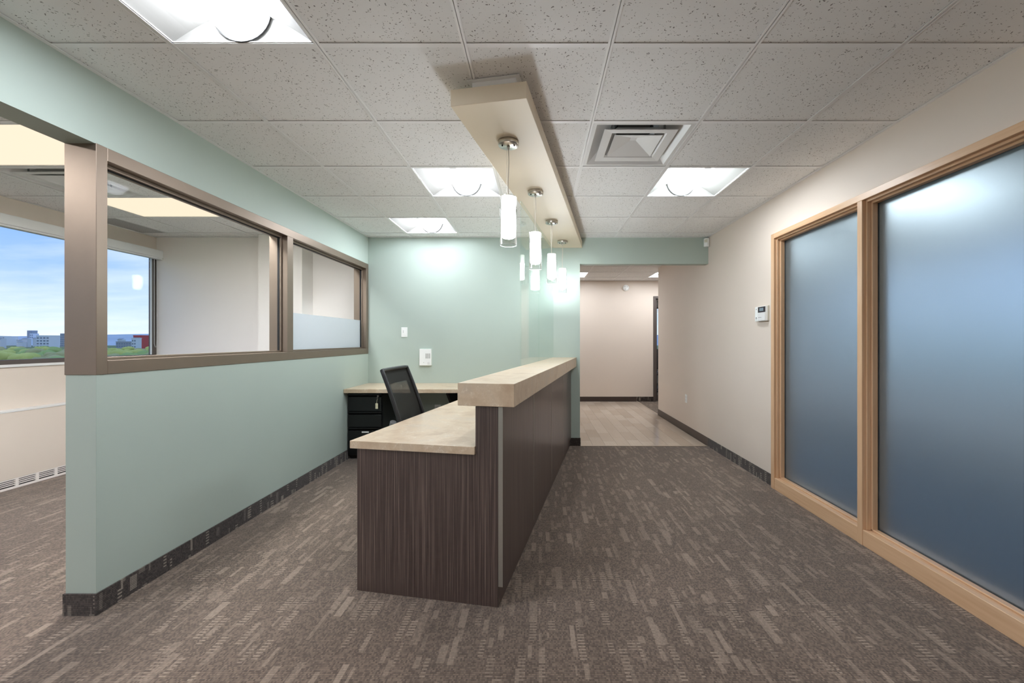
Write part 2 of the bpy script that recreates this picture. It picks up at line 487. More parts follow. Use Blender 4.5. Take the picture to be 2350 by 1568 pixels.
# right wall with the glazed opening
GY0, GY1, GZ0, GZ1 = .62, 3.58, 0.0, 2.178
wr = struct(boxes('wall_right', [
    (XR, XRO, GY1-.03, YRE, 0, 2.62), (XR, XRO, YF, GY0+.03, 0, 2.62), (XR, XRO, GY0+.03, GY1-.03, GZ1-.03, 2.62)], BEIGE), 'beige right wall')
struct(box('wall_front', XLO, XRO, YF-.12, YF, 0, 2.62, BEIGE))
struct(boxes('wall_far', [(-1.2, 2.37, YFAR, YFAR+.12, 0, 2.62), (3.30, 5.0, YFAR, YFAR+.12, 0, 2.62), (2.37, 3.30, YFAR, YFAR+.12, 2.18, 2.62)], BEIGE), 'beige far wall of the corridor')
struct(box('wall_corridor_left', -1.32, -1.2, YBO, YFAR+.12, 0, 2.62, BEIGE))
struct(boxes('wall_hall', [(XRO, 5.0, YRE-.12, YRE, 0, 2.62), (5.0, 5.12, YRE, 12.2, 0, 2.62)], BEIGE))
# office (left)
struct(boxes('wall_office_window', [
    (XO-.06, XO, YF, YBO, 0, 1.055), (XO-.06, XO, YF, YBO, 2.30, 2.62), (XO-.06, XO, YB, YBO, 1.055, 2.30), (XO-.06, XO, YF, -2.0, 1.055, 2.30)], BEIGE), 'pale office wall with wide window')
struct(box('wall_office_back', XO-.06, XLO, YBO, YBO+.12, 0, 2.62, OFFWHITE))
struct(box('wall_office_pilaster', -3.27, -2.76, 4.84, YBO, 0, 2.62, OFFWHITE))
struct(box('wall_office_end', XO-.01, -3.27, YB, YBO, 0, 2.62, OFFWHITE))
struct(box('wall_office_front', XO-.2, XLO, YF-.12, YF, 0, 2.62, OFFWHITE))
# meeting room behind the frosted glass (white walls, a window of its own)
struct(boxes('wall_meeting_room', [
    (4.5, 4.65, -1.0, YRE-.1, 0, .80), (4.5, 4.65, -1.0, YRE-.1, 2.25, 2.62), (4.5, 4.65, 6.6, YRE-.1, .8, 2.25), (4.5, 4.65, -1.0, .2, .8, 2.25),
    (XRO, 4.65, -1.12, -1.0, 0, 2.62)], OFFWHITE))
struct(box('wall_meeting_side', XRO, 4.5, YRE-.24, YRE-.12, 0, 2.62, OFFWHITE))
# room beyond the glass door
struct(boxes('wall_end_office', [(1.6, 1.72, YFAR+.12, 12.2, 0, 2.62), (1.6, 5.1, 12.2, 12.32, 0, .85), (1.6, 5.1, 12.2, 12.32, 2.25, 2.62)], OFFWHITE))

# baseboards
struct(boxes('baseboard_left', [(XL, XL+.007, YW0-.007, YB, 0, .10)], CARPETB_Y), 'dark carpet strip along the green half wall')
struct(box('baseboard_left_end', XLO-.007, XL, YW0-.007, YW0, 0, .10, CARPETB_X), 'dark carpet strip wrapping the end of the half wall')
struct(boxes('baseboard_back', [(XL, .50, YB-.007, YB, 0, .10), (.493, .50, YB-.007, YBO, 0, .10)], CARPETB_X))
struct(box('baseboard_right', XR-.007, XR, GY1, YB, 0, .10, CARPETB_Y), 'dark carpet strip along the beige wall')
struct(box('baseboard_right_corridor', XR-.006, XR, YB, YRE+.006, 0, .10, DARKBASE))
struct(box('baseboard_far', -1.2, 2.02, YFAR-.006, YFAR, 0, .10, DARKBASE))
struct(box('baseboard_far_hall', 2.02, 2.37, YFAR-.008, YFAR, 0, .10, CARPETB_X))

# ------------------------------------------------------------------ suspended ceilings
gx = [.908+.6096*k for k in range(-10, 9)]; gy = [1.734+.6096*k for k in range(-9, 14)]
slab = struct(box('ceiling', XO-.2, 5.6, YF-.1, 12.4, 2.72, 2.80, principled('slab_concrete', lin(150, 150, 150), .9)), 'suspended ceiling of white speckled mineral tiles')
ztile, ztee = H+.0045, H
bm = bmesh.new(); add_box(bm, -.2975, .2975, -.2975, .2975, 0, .015, .002); tile_src = obj_from_bm('ceiling_tile', bm, TILE, slab)
tile_used = [False]
def ceil_zone(x0, x1, y0, y1, skip, xs=gx, ys=gy):
    X = [x0]+[x for x in xs if x0+.05 < x < x1-.05]+[x1]
    Y = [y0]+[y for y in ys if y0+.03 < y < y1-.03]+[y1]
    for i in range(len(X)-1):
        for j in range(len(Y)-1):
            cxm, cym = (X[i]+X[i+1])/2, (Y[j]+Y[j+1])/2
            if any(a-.02 < cxm < b+.02 and c-.02 < cym < d+.02 for a, b, c, d in skip): continue
            if abs(X[i+1]-X[i]-.6096) < .002 and abs(Y[j+1]-Y[j]-.6096) < .002:
                if not tile_used[0]: tile_src.location = (cxm, cym, ztile); tile_used[0] = True
                else: inst(tile_src, 'ceiling_tile', (cxm, cym, ztile), slab)
            else:
                box('ceiling_tile', X[i]+.004, X[i+1]-.004, Y[j]+.004, Y[j+1]-.004, ztile, ztile+.015, TILE, slab)
    def segs(a, b, cuts):
        out = []; p = a
        for c, d in sorted(cuts):
            if c > p: out.append((p, c))
            p = max(p, d)
        if p < b: out.append((p, b))
        return out
    for x in X[1:-1]:
        for p, q in segs(y0, y1, [(c, d) for a, b, c, d in skip if a+.05 < x < b-.05]):
            boxes('ceiling_tee', [(x-.012, x+.012, p, q, ztee, ztee+.0015), (x-.001, x+.001, p, q, ztee, ztee+.03)], GRIDW, slab)
    for y in Y[1:-1]:
        for p, q in segs(x0, x1, [(a, b) for a, b, c, d in skip if c+.05 < y < d-.05]):
            boxes('ceiling_tee', [(p, q, y-.012, y+.012, ztee+.0004, ztee+.0019), (p, q, y-.001, y+.001, ztee+.002, ztee+.03)], GRIDW, slab)
    e = .022
    for b in ((x0, x0+e, y0, y1), (x1-e, x1, y0, y1), (x0, x1, y0, y0+e), (x0, x1, y1-e, y1)):
        box('wall_angle', *b, ztee-.0004, ztee+.001, GRIDW, slab)
def cell(i, j): return (gx[i], gx[i+1], gy[j], gy[j+1])
ix = lambda x: min(range(len(gx)), key=lambda k: abs(gx[k]-x))
iy = lambda y: min(range(len(gy)), key=lambda k: abs(gy[k]-y))
L_near = cell(ix(-1.53), iy(1.124)); L_mid = cell(ix(-.921), iy(2.953)); L_right = cell(ix(.908), iy(2.953)); L_far = cell(ix(-1.53), iy(4.172))
L_b1 = cell(ix(.908), iy(-.095)); L_b2 = cell(ix(-1.53), iy(-1.31)); L_b3 = cell(ix(.298), iy(-1.93))
VENT = cell(ix(.298), iy(2.344))
ceil_zone(XL, XR, YF, YB, [L_near, L_mid, L_right, L_far, L_b1, L_b2, L_b3, VENT])
O_l1 = (gx[ix(-3.968)], gx[ix(-2.749)], gy[iy(2.344)], gy[iy(2.953)])
O_l2 = (gx[ix(-3.968)], gx[ix(-2.749)], gy[iy(3.563)], gy[iy(4.172)])
O_t = [cell(ix(-3.968), iy(.515)), cell(ix(-3.968), iy(-1.314))]
O_v = cell(ix(-3.968), iy(2.953)); O_v = (O_v[0], O_v[1], gy[iy(2.953)], gy[iy(3.563)])
O_g = (XO, gx[ix(-3.968)], gy[iy(4.172)], gy[iy(4.782)])
ceil_zone(XO, XLO, YF, YB, [O_l1, O_l2, O_v, O_g]+O_t)
gyc = [7.53+.6096*k for k in range(-5, 3)]
C_l1 = (gx[ix(.298)], gx[ix(.908)], gyc[5], gyc[6]); C_l2 = (gx[ix(2.127)], gx[ix(2.127)]+.6096, gyc[5], gyc[6])
ceil_zone(-1.2, 5.0, YBO, YFAR, [C_l1, C_l2], gx, gyc)
struct(box('ceiling_meeting_room', XRO, 4.65, -1.0, YRE-.12, H, H+.05, OFFWHITE))
struct(box('ceiling_end_office', 1.6, 5.1, YFAR+.12, 12.32, H, H+.05, OFFWHITE))

# ------------------------------------------------------------------ recessed ceiling lights with a curved basket
def troffer(c, label, lm, group='recessed square ceiling lights'):
    x0, x1, y0, y1 = c
    r = empty('ceiling_light', ((x0+x1)/2, (y0+y1)/2, H))
    hw = .2925
    R, zt = .115, .122
    bm = bmesh.new()
    pts = []
    for k in range(9):                      # concave wing, both sides
        a = k/8
        pts.append((-hw+a*(hw-.02), .004+(zt-.004)*math.sin(a*math.pi/2)))
    prof = pts+[(-x, z) for x, z in reversed(pts)]
    va = [bm.verts.new((x, -hw, z)) for x, z in prof]; vb = [bm.verts.new((x, hw, z)) for x, z in prof]
    for i in range(len(prof)-1): bm.faces.new((va[i], va[i+1], vb[i+1], vb[i]))
    for ring, yy in ((va, -hw), (vb, hw)):
        lo = [bm.verts.new((-hw, yy, .004)), bm.verts.new((hw, yy, .004))]
        bm.faces.new([lo[0]]+ring[1:-1]+[lo[1]])
    obj_from_bm('reflector', bm, PAN, r)
    boxes('rim', [(-hw-.006, hw+.006, -hw-.006, -hw+.006, .002, .006), (-hw-.006, hw+.006, hw-.006, hw+.006, .002, .006),
                  (-hw-.006, -hw+.006, -hw, hw, .002, .006), (hw-.006, hw+.006, -hw, hw, .002, .006)], WHITEMETAL, r)
    bm = bmesh.new()
    n = 16; A = []; B = []
    for k in range(n+1):
        a = math.pi*k/n
        x, z = -R*math.cos(a), zt-R*math.sin(a)
        A.append(bm.verts.new((x, -hw+.012, z))); B.append(bm.verts.new((x, hw-.012, z)))
    for k in range(n): bm.faces.new((A[k], A[k+1], B[k+1], B[k]))
    d = obj_from_bm('diffuser', bm, lm, r, True)
    for s in (-1, 1):                         # end caps of the basket
        bm = bmesh.new(); ring = []
        for rr in (R+.007, R-.005):
            ring.append([bm.verts.new((-rr*math.cos(math.pi*k/n), s*(hw-.012), zt-rr*math.sin(math.pi*k/n))) for k in range(n+1)])
        for k in range(n): bm.faces.new((ring[0][k], ring[0][k+1], ring[1][k+1], ring[1][k]))
        rr = bmesh.ops.extrude_face_region(bm, geom=list(bm.faces))
        bmesh.ops.translate(bm, verts=[v for v in rr['geom'] if isinstance(v, bmesh.types.BMVert)], vec=(0, s*.008, 0))
        obj_from_bm('end_ring', bm, RINGM, r)
    tag(r, label, 'ceiling light', group)
    return r
troffer(L_near, 'square recessed light nearest the camera, above the half wall end', LIGHT_W)
troffer(L_mid, 'square recessed light between the hanging lamps and the office glazing', LIGHT_W)
troffer(L_right, 'square recessed light beyond the ceiling air diffuser', LIGHT_C)
troffer(L_far, 'square recessed light closest to the green back wall', LIGHT_W)
for c in (L_b1, L_b2, L_b3): troffer(c, 'added square recessed light behind the viewpoint', LIGHT_W, 'added recessed lights behind the viewpoint')  # unseen lights, added to even out the brightness of the reception
troffer(C_l1, 'small bright ceiling light in the corridor, left of the two', LIGHT_K)
troffer(C_l2, 'small bright ceiling light in the corridor above the glass door side', LIGHT_K)
def lens_light(c, label):
    x0, x1, y0, y1 = c
    r = empty('panel_light', ((x0+x1)/2, (y0+y1)/2, H))
    a, b = (x1-x0)/2-.014, (y1-y0)/2-.014
    box('lens', -a+.01, a-.01, -b+.01, b-.01, .006, .010, LIGHT_O, r)
    boxes('frame', [(-a, a, -b, -b+.014, .001, .02), (-a, a, b-.014, b, .001, .02), (-a, -a+.014, -b, b, .001, .02), (a-.014, a, -b, b, .001, .02)], WHITEMETAL, r)
    tag(r, label, 'ceiling light', 'long panel lights in the office')
lens_light(O_l1, 'long cream panel light in the office nearer the green header')
lens_light(O_l2, 'long cream panel light seen through the larger partition pane')
for c in O_t: troffer(c, 'added square recessed light in the near part of the office', LIGHT_N, 'added recessed lights in the near part of the office')  # unseen fixtures, added to brighten the office
sl = empty('added_strip_light', (-2.44, 2.95, H))  # hidden from the camera, added to light the office walls
box('lens', -.14, .14, -.62, .62, -.012, -.004, LIGHT_S, sl, .002)
boxes('housing', [(-.16, -.14, -.64, .64, -.016, .0), (.14, .16, -.64, .64, -.016, .0), (-.14, .14, -.64, -.62, -.016, .0), (-.14, .14, .62, .64, -.016, .0), (-.14, .14, -.62, .62, -.004, 0)], WHITEMETAL, sl)
tag(sl, 'added strip light on the office ceiling behind the green header', 'ceiling light')
for y in (1.0, 3.4, 5.2):  # added lights that raise the glow in the upper frosted panes
    r = empty('added_ceiling_panel', (3.2, y, H-.02))
    box('lens', -.58, .58, -.28, .28, 0, .006, LIGHT_M, r); boxes('frame', [(-.6, .6, -.3, -.28, -.002, .02), (-.6, .6, .28, .3, -.002, .02), (-.6, -.58, -.28, .28, -.002, .02), (.58, .6, -.28, .28, -.002, .02)], WHITEMETAL, r)
    tag(r, 'added ceiling panel light in the room behind the frosted glass', 'ceiling light', 'added lights behind the frosted glass')

# ------------------------------------------------------------------ air diffusers
def ring_slope(bm, a0, z0, a1, z1, th=.003):
    """square frustum band between half sizes a0 (height z0) and a1 (height z1)"""
    def sq(a, z): return [bm.verts.new((sx*a, sy*a, z)) for sx, sy in ((-1, -1), (1, -1), (1, 1), (-1, 1))]
    A, B = sq(a0, z0), sq(a1, z1)
    for i in range(4): bm.faces.new((A[i], A[(i+1) % 4], B[(i+1) % 4], B[i]))
    return A, B
def diffuser(c, label, sc=1.0):
    x0, x1, y0, y1 = c
    r = empty('air_diffuser', ((x0+x1)/2, (y0+y1)/2, H))
    bm = bmesh.new(); ring_slope(bm, .294, .004, .27, .004); ring_slope(bm, .27, .004, .225, .045); ring_slope(bm, .225, .045, .15, .11)
    obj_from_bm('outer_cone', bm, WHITEMETAL, r)
    bm = bmesh.new(); ring_slope(bm, .215, .004, .165, .008); ring_slope(bm, .165, .008, .12, .06)
    ring_slope(bm, .218, .006, .17, .012); ring_slope(bm, .17, .012, .125, .064)
    obj_from_bm('middle_cone', bm, WHITEMETAL, r)
    bm = bmesh.new(); A, B = ring_slope(bm, .145, .006, .02, .052); bm.faces.new(B); A2, B2 = ring_slope(bm, .145, .010, .02, .056)
    obj_from_bm('inner_pyramid', bm, WHITEMETAL, r)
    lathe('duct_collar', [(.125, .11), (.125, .2)], principled('galvanised_duct', lin(90, 90, 90), .4, .6), r, cap=False)
    for sx in (-1, 1):
        for sy in (-1, 1): box('hanger', sx*.155-.006, sx*.155+.006, sy*.15-.002, sy*.15+.002, .02, .11, GREYP, r)
    box('damper', -.10, .10, -.10, .10, .125, .128, BLACKM, r)
    tag(r, label, 'air vent')
diffuser(VENT, 'square white louvred air diffuser right of the lamp bulkhead')
diffuser(O_v, 'white air diffuser in the office ceiling between two long lights')
rg = empty('return_grille', ((O_g[0]+O_g[1])/2-.13, (O_g[2]+O_g[3])/2, H))
box('grille_plate', -.15, .13, -.285, .285, .002, .006, PERF, rg)
boxes('frame', [(-.16, .14, -.3, -.285, 0, .006), (-.16, .14, .285, .3, 0, .006), (-.16, -.15, -.3, .3, 0, .006), (.13, .14, -.3, .3, 0, .006)], WHITEMETAL, rg)
tag(rg, 'grey perforated return grille beside the office window', 'air vent')
box('ceiling_tile', gx[ix(-3.968)]-.30, gx[ix(-3.968)]-.004, O_g[2]+.01, O_g[3]-.01, ztile, ztile+.015, TILE, slab)

# ------------------------------------------------------------------ glazed partition (bronze frame)
YG1 = YB-.0
fr = empty('glazed_partition', ((XL+XLO)/2, YW0, ZS))
def fb(name, y0, y1, z0, z1, x0=XLO-.004, x1=XL+.004, mat=BRONZE, parent=None):
    bm = bmesh.new(); add_box(bm, x0-fr.location.x, x1-fr.location.x, y0-fr.location.y, y1-fr.location.y, z0-ZS, z1-ZS, .0015)
    return obj_from_bm(name, bm, mat, parent or fr)
FZ0, FZ1 = ZS-.006, ZH+.002
M0, M1 = 3.372, 3.452
for nm, a, b, c, d in (('end_post', YW0-.003, YW0+.048, FZ0, FZ1), ('mullion', M0, M1, FZ0+.065, FZ1-.062), ('far_jamb', YG1-.06, YG1, FZ0+.065, FZ1-.062),
                       ('bottom_rail', YW0+.048, YG1, FZ0, FZ0+.065), ('top_rail', YW0+.048, YG1, FZ1-.062, FZ1)):
    fb(nm, a, b, c, d)
XG = -2.105
bays = ((YW0+.048, M0), (M1, YG1-.06))
for a, b in bays:
    for xs in (XG+.008, XG-.020):            # glazing stops either side of the pane
        for (y0, y1, z0, z1) in ((a, b, FZ0+.065, FZ0+.079), (a, b, FZ1-.080, FZ1-.062), (a, a+.014, FZ0+.079, FZ1-.080), (b-.014, b, FZ0+.079, FZ1-.080)):
            fb('glazing_stop', y0, y1, z0, z1, xs, xs+.012)
    for (y0, y1, z0, z1) in ((a, b, FZ1-.084, FZ1-.080), (b-.018, b-.014, FZ0+.079, FZ1-.084)):
        fb('gasket', y0, y1, z0, z1, XG-.008, XG+.008, RUBBER)
panes = []
for a, b in bays:
    g_ = fb('pane', a+.004, b-.004, FZ0+.069, FZ1-.066, XG-.003, XG+.003, PARTGLASS)
fb('frost_film', M1+.014, YG1-.074, FZ0+.079, 1.505, XG-.0046, XG-.0034, FILM, g_)['label'] = 'white frosted film on the lower half'
tag(fr, 'bronze metal framed interior glazing on the green half wall', 'window')

# ------------------------------------------------------------------ maple framed frosted screen in the right wall
sc_ = empty('frosted_screen', (XR, GY1, 0))
XF = 2.0
def sb(name, y0, y1, z0, z1, x0=XF, x1=XRO+.02, mat=MAPLE_V, bev=.002):
    bm = bmesh.new(); add_box(bm, x0-XR, x1-XR, y0-GY1, y1-GY1, z0, z1, bev)
    return obj_from_bm(name, bm, mat, sc_)
MY0, MY1 = 2.570, 2.610
sb('jamb', GY1-.045, GY1, 0, 2.178); sb('jamb', GY0, GY0+.045, 0, 2.178)
sb('mullion', MY0, MY1, 0, 2.136)
sb('head_rail', GY0+.045, GY1-.045, 2.136, 2.178, mat=MAPLE_H)
XGL = 2.082
for a, b in ((GY0+.045, MY0), (MY1, GY1-.045)):
    sb('bottom_rail', a, b, 0, .098, XF+.004, mat=MAPLE_H)
    # stepped stops in front of the glass
    sb('stop', b-.012, b, .098, 2.136, XF+.022, XF+.046); sb('stop', b-.024, b, .098, 2.124, XF+.046, XGL-.002)
    sb('stop', a, a+.012, .098, 2.136, XF+.022, XF+.046); sb('stop', a, a+.024, .098, 2.124, XF+.046, XGL-.002)
    sb('stop', a+.012, b-.012, 2.122, 2.136, XF+.022, XF+.046, MAPLE_H); sb('stop', a+.024, b-.024, 2.110, 2.136, XF+.046, XGL-.002, MAPLE_H)
    sb('stop', a+.012, b-.012, .098, .108, XF+.046, XGL-.002, MAPLE_H)
    for (y0, y1, z0, z1) in ((b-.024, b, .098, 2.136), (a, a+.024, .098, 2.136), (a+.024, b-.024, .098, .112), (a+.024, b-.024, 2.110, 2.136)):
        sb('back_stop', y0, y1, z0, z1, XGL+.010, XRO, MAPLE_V)
    o_ = sb('frosted_pane', a+.002, b-.002, .10, 2.132, XGL, XGL+.008, FROST, 0)
tag(sc_, 'maple framed screen of two tall blue frosted glass panes', 'partition')

# ------------------------------------------------------------------ reception desk (turned about 10.6 degrees)
RZ = math.radians(-10.6)
O = (-.193, 1.971)
u_wall = 3.02
desk = empty('reception_desk', (O[0], O[1], 0), RZ)
# local x to the right (aisle side), local y along the counter
def dloc(x, y):
    c, s = math.cos(RZ), math.sin(RZ)
    return (O[0]+c*x-s*y, O[1]+s*x+c*y)
ytop = lambda x: (YB-.001-O[1]-math.sin(RZ)*x)/math.cos(RZ)      # local y at which local x meets the back wall
prism('end_panel', [(0, 0, .0), (0, 0, .953), (-.113, 0, .953), (-.113, 0, .722), (-.742, 0, .722), (-.742, 0, .0)], (0, .026, 0), ZEBRA, desk, .001)
prism('riser_wall', [(-.113, .026, .0), (-.008, .026, .0), (-.008, ytop(-.008)-.02, 0), (-.113, ytop(-.113)-.02, 0)], (0, 0, .953), ZEBRA, desk)
prism('toe_kick', [(-.008, .026, 0), (0, .026, 0), (0, ytop(0)-.02, 0), (-.008, ytop(0)-.02, 0)], (0, 0, .10), ZEBRA, desk)
pl = .758
for k in range(4):
    y0 = .002+k*pl; y1 = min(y0+pl-.011, ytop(.03)-.02)
    box('front_panel', .002, .021, y0, y1, .10, .953, ZEBRA, desk, .0008)
for k in range(4):
    y0 = .002+k*pl
    if k == 0: box('trim_strip', .001, .0225, -.0015, .002, .10, .953, ALU, desk)
    else: box('trim_strip', .002, .0222, y0-.010, y0-.001, .10, .953, ALU, desk)
for yy in (1.05, 2.05): box('support_panel', -.70, -.113, yy, yy+.025, 0, .72, ZEBRA, desk)
tag(desk, 'angled reception desk with dark brown streaked laminate panels', 'desk')

ct = empty('transaction_counter', (*O, 0), RZ)
prism('slab', [(.08, -.008, .955), (-.20, -.008, .955), (-.20, ytop(-.20), .955), (.08, ytop(.08), .955)], (0, 0, .109), STONE, ct, .0012)
tag(ct, 'thick beige stone look raised counter on the reception desk', 'counter')
wt = empty('desk_worktop', (*O, 0), RZ)
def lim(x): return (4.345-O[1]-math.sin(RZ)*x)/math.cos(RZ)-.002
prism('slab', [(-.1135, -.012, .7225), (-.775, -.012, .7225), (-.775, lim(-.775), .7225), (-.1135, lim(-.1135), .7225)], (0, 0, .0385), STONE, wt, .0012)
tag(wt, 'lower beige stone look worktop of the reception desk', 'worktop')

# back worktop along the green wall
bd = empty('back_worktop', (-1.0, YB, 0))
def rx(Y): # x of the riser back face at depth Y
    y = (Y-O[1]+math.sin(RZ)*.113)/math.cos(RZ)
    return dloc(-.113, y)[0]
prism('slab', [(XL+.002+1.0, 4.345-YB, .716), (rx(4.345)+1.0-.012, 4.345-YB, .716), (rx(YB)+1.0-.03, -.002, .716), (XL+.002+1.0, -.002, .716)], (0, 0, .04), STONE, bd, .0012)
prism('bracket', [(0, -.002, .714), (0, -.5, .714), (0, -.5, .69), (0, -.03, .36), (0, -.002, .36)], (.025, 0, 0), BLACKM, bd)
tag(bd, 'beige worktop along the green back wall', 'worktop')

# counter glass
for k, (a, b) in enumerate(((1.311, 2.088), (2.094, None))):
    x = -.1945
    b = b if b else ytop(x)-.004
    gp = empty('glass_panel', (*dloc(x, a), 1.064), RZ)
    box('pane', -.005, .005, 0, b-a, .002, 2.376-1.064, GLASSG, gp, .0008)
    tag(gp, ['clear glass screen panel in the middle of the raised counter', 'clear glass screen panel next to the green wall'][k], 'glass panel', 'counter glass screen')

# ------------------------------------------------------------------ bulkhead with four pendants
bk = empty('ceiling_bulkhead', (*O, H), RZ)
zb0, zb1 = 2.377-H, 2.456-H
prism('soffit_box', [(.148, -.046, zb0), (-.22, -.046, zb0), (-.22, ytop(-.22), zb0), (.148, ytop(.148), zb0)], (0, 0, zb1-zb0), SOFFIT, bk, .0015)
prism('mounting_block', [(.09, -.015, zb1), (-.124, -.015, zb1), (-.124, ytop(-.124)-.01, zb1), (.09, ytop(.09)-.01, zb1)], (0, 0, -zb1-.002), GRIDW, bk)
boxes('angle_trim', [(-.144, .11, -.035, -.013, -.0035, -.001), (.088, .11, -.013, ytop(.11)-.02, -.0035, -.001), (-.144, -.122, -.013, ytop(-.14)-.02, -.0035, -.001)], GRIDW, bk)
tag(bk, 'cream boxed bulkhead under the ceiling above the counter', 'bulkhead')

def pendant():
    r = empty('pendant_lamp', (0, 0, 2.377))
    lathe('canopy', [(.0, 0), (.057, 0), (.0575, -.004), (.0575, -.020), (.055, -.024), (.0, -.024)], NICKEL, r, 40, cap=False)
    for sx in (-1, 1): lathe('screw', [(.004, -.024), (.004, -.030), (.002, -.032)], BLACKM, r, 8, (sx*.033, -.012, 0))
    lathe('stem_nipple', [(.008, -.024), (.008, -.034), (.004, -.046)], NICKEL, r, 14)
    tube('cord', [(0, 0, -.03), (.003, 0, -.12), (-.002, 0, -.22), (0, 0, -.30)], .0026, principled('clear_cord', lin(214, 205, 190), .3), r)
    tube('wire', [(-.009, 0, -.03), (-.009, 0, -.30)], .0008, NICKEL, r)
    lathe('cap', [(.006, -.298), (.006, -.304), (.0385, -.3055), (.0385, -.310)], principled('opal_cap', lin(226, 224, 214), .3), r, 32)
    lathe('outer_glass', [(.0465, -.306), (.0465, -.577), (.0448, -.577), (.0448, -.306)], LAMPGLASS, r, 48, cap=False)
    lathe('glass_rim', [(.0466, -.577), (.0466, -.5795), (.0446, -.5795), (.0446, -.577)], principled('glass_edge', lin(225, 232, 230), .15), r, 48, cap=False)
    lathe('shade_top', [(.0390, -.309), (.0395, -.33), (.0395, -.385)], OPAL, r, 40, cap=False)
    lathe('lit_shade', [(.0395, -.385), (.0395, -.522), (.0370, -.531), (.030, -.537), (.016, -.541), (0, -.542)], BULBM, r, 40, cap=False)
    lathe('socket', [(.016, -.311), (.016, -.40), (.010, -.416)], principled('socket_white', lin(225, 225, 220), .5), r, 16)
    tag(r, 'p', 'pendant lamp', 'cylinder pendant lamps over the counter')
    return r
pd = pendant()
labs = ['glass cylinder pendant lamp nearest the camera, largest in view', 'second glass cylinder pendant lamp from the camera', 'third glass cylinder pendant lamp from the camera', 'glass cylinder pendant lamp nearest the green back wall']
for k in range(4):
    o_ = pd if k == 0 else copy_tree(pd)
    x, y = dloc(-.040, .342+.785*k); o_.location = (x, y, 2.377); o_['label'] = labs[k]

# ------------------------------------------------------------------ filing pedestal
fp = empty('filing_pedestal', (-1.855, 4.70, 0))
boxes('body', [(-.185, .185, -.255, .26, .03, .71)], BLACKM, fp, .002)
box('plinth', -.17, .17, -.235, .24, 0, .03, BLACKM, fp)
zs = ((.515, .695), (.345, .505), (.045, .335))
for i, (a, b) in enumerate(zs):
    d_ = empty('drawer', (0, -.255, 0)); d_.parent = fp
    box('face', -.178, .178, -.022, -.002, a, b-.03, BLACKM, d_, .002)
    prism('pull_lip', [(-.178, -.002, b-.028), (-.178, -.022, b-.012), (-.178, -.024, b), (-.178, -.002, b)], (.356, 0, 0), BLACKM, d_)
    if i == 2:
        box('label_plate', -.03, .045, -.0245, -.022, b-.052, b-.036, WHITEMETAL, d_)
        box('label_card', -.026, .041, -.0250, -.0244, b-.049, b-.039, WHITEP, d_)
lathe('lock', [(.0, -.286), (.011, -.284), (.012, -.276)], SILVER, fp, 16, (.145, 0, .676), 'Y')
tag(fp, 'black three drawer metal filing pedestal below the back worktop', 'cabinet')
ky = empty('key_set', (-1.855+.145, 4.70-.287, .676))
box('key', -.0015, .0015, -.018, .004, -.012, .008, SILVER, ky)
tube('ring', [(.0, -.012+.012*math.sin(a), -.014+.012*math.cos(a)) for a in [i*math.pi/6 for i in range(13)]], .0012, SILVER, ky)
tube('chain', [(0, -.012, -.026), (-.006, -.012, -.05), (-.008, -.012, -.075)], .0022, CREAMTAG, ky)
box('tag', -.022, .006, -.014, -.010, -.135, -.075, CREAMTAG, ky, .002)
tag(ky, 'key with cream tag hanging from the pedestal lock', 'key')
# second black cabinet at the other end of the knee space
fp2 = empty('storage_pedestal', (-.46, 4.72, 0))
box('body', -.16, .30, -.25, .24, .03, .70, BLACKM, fp2, .002)
box('plinth', -.14, .28, -.23, .22, 0, .03, BLACKM, fp2)
for a, b in ((.05, .36), (.375, .69)):
    box('drawer_face', -.155, .295, -.27, -.251, a, b, BLACKM, fp2, .003)
tag(fp2, 'black cabinet in shadow below the back worktop beside the counter', 'cabinet')

# ------------------------------------------------------------------ office chair, facing the desk
ch = empty('office_chair', (-.647, 2.80, 0), math.radians(-4))
def back_pt(v, s):
    """v 0..1 up the back, s -1..1 across; chair faces +x"""
    z = .50+.577*v
    x = -.150-.15*v-.03*v*v+.008*math.sin(v*math.pi)
    half = .213-.013*v if v > .3 else .185+.08*v
    x += -.028*(1-s*s)*(1-.5*v)
    return Vector((x, s*half, z))
bm = bmesh.new(); nv, ns = 18, 12; grid = []
for i in range(nv+1): grid.append([bm.verts.new(back_pt(i/nv, -1+2*j/ns)) for j in range(ns+1)])
for i in range(nv):
    for j in range(ns): bm.faces.new((grid[i][j], grid[i][j+1], grid[i+1][j+1], grid[i+1][j]))
bmesh.ops.solidify(bm, geom=list(bm.faces), thickness=.006)
obj_from_bm('backrest_mesh', bm, MESHF, ch, True)
loop = [back_pt(i/nv, -1) for i in range(nv+1)]+[back_pt(1, -1+2*j/ns) for j in range(1, ns)]+[back_pt(1-i/nv, 1) for i in range(nv+1)]+[back_pt(0, 1-2*j/ns) for j in range(1, ns)]
tube('backrest_frame', [tuple(p) for p in loop]+[tuple(loop[0])], .013, BLACKP, ch)
bm = bmesh.new()                                     # denser border panels of the back
for (v0, v1, s0, s1) in ((.84, 1, -1, 1), (0, .30, -1, 1), (.30, .84, -1, -.68), (.30, .84, .68, 1)):
    n1, n2 = 6, 8; gr_ = [[bm.verts.new(back_pt(v0+(v1-v0)*i/n1, s0+(s1-s0)*j/n2)+Vector((-.004, 0, 0))) for j in range(n2+1)] for i in range(n1+1)]
    for i in range(n1):
        for j in range(n2): bm.faces.new((gr_[i][j], gr_[i][j+1], gr_[i+1][j+1], gr_[i+1][j]))
obj_from_bm('backrest_lining', bm, BLACKP, ch, True)
tube('spine', [(-.10, 0, .40), (-.22, 0, .44), (-.27, 0, .58), (-.29, 0, .76)], .022, GREYP, ch)
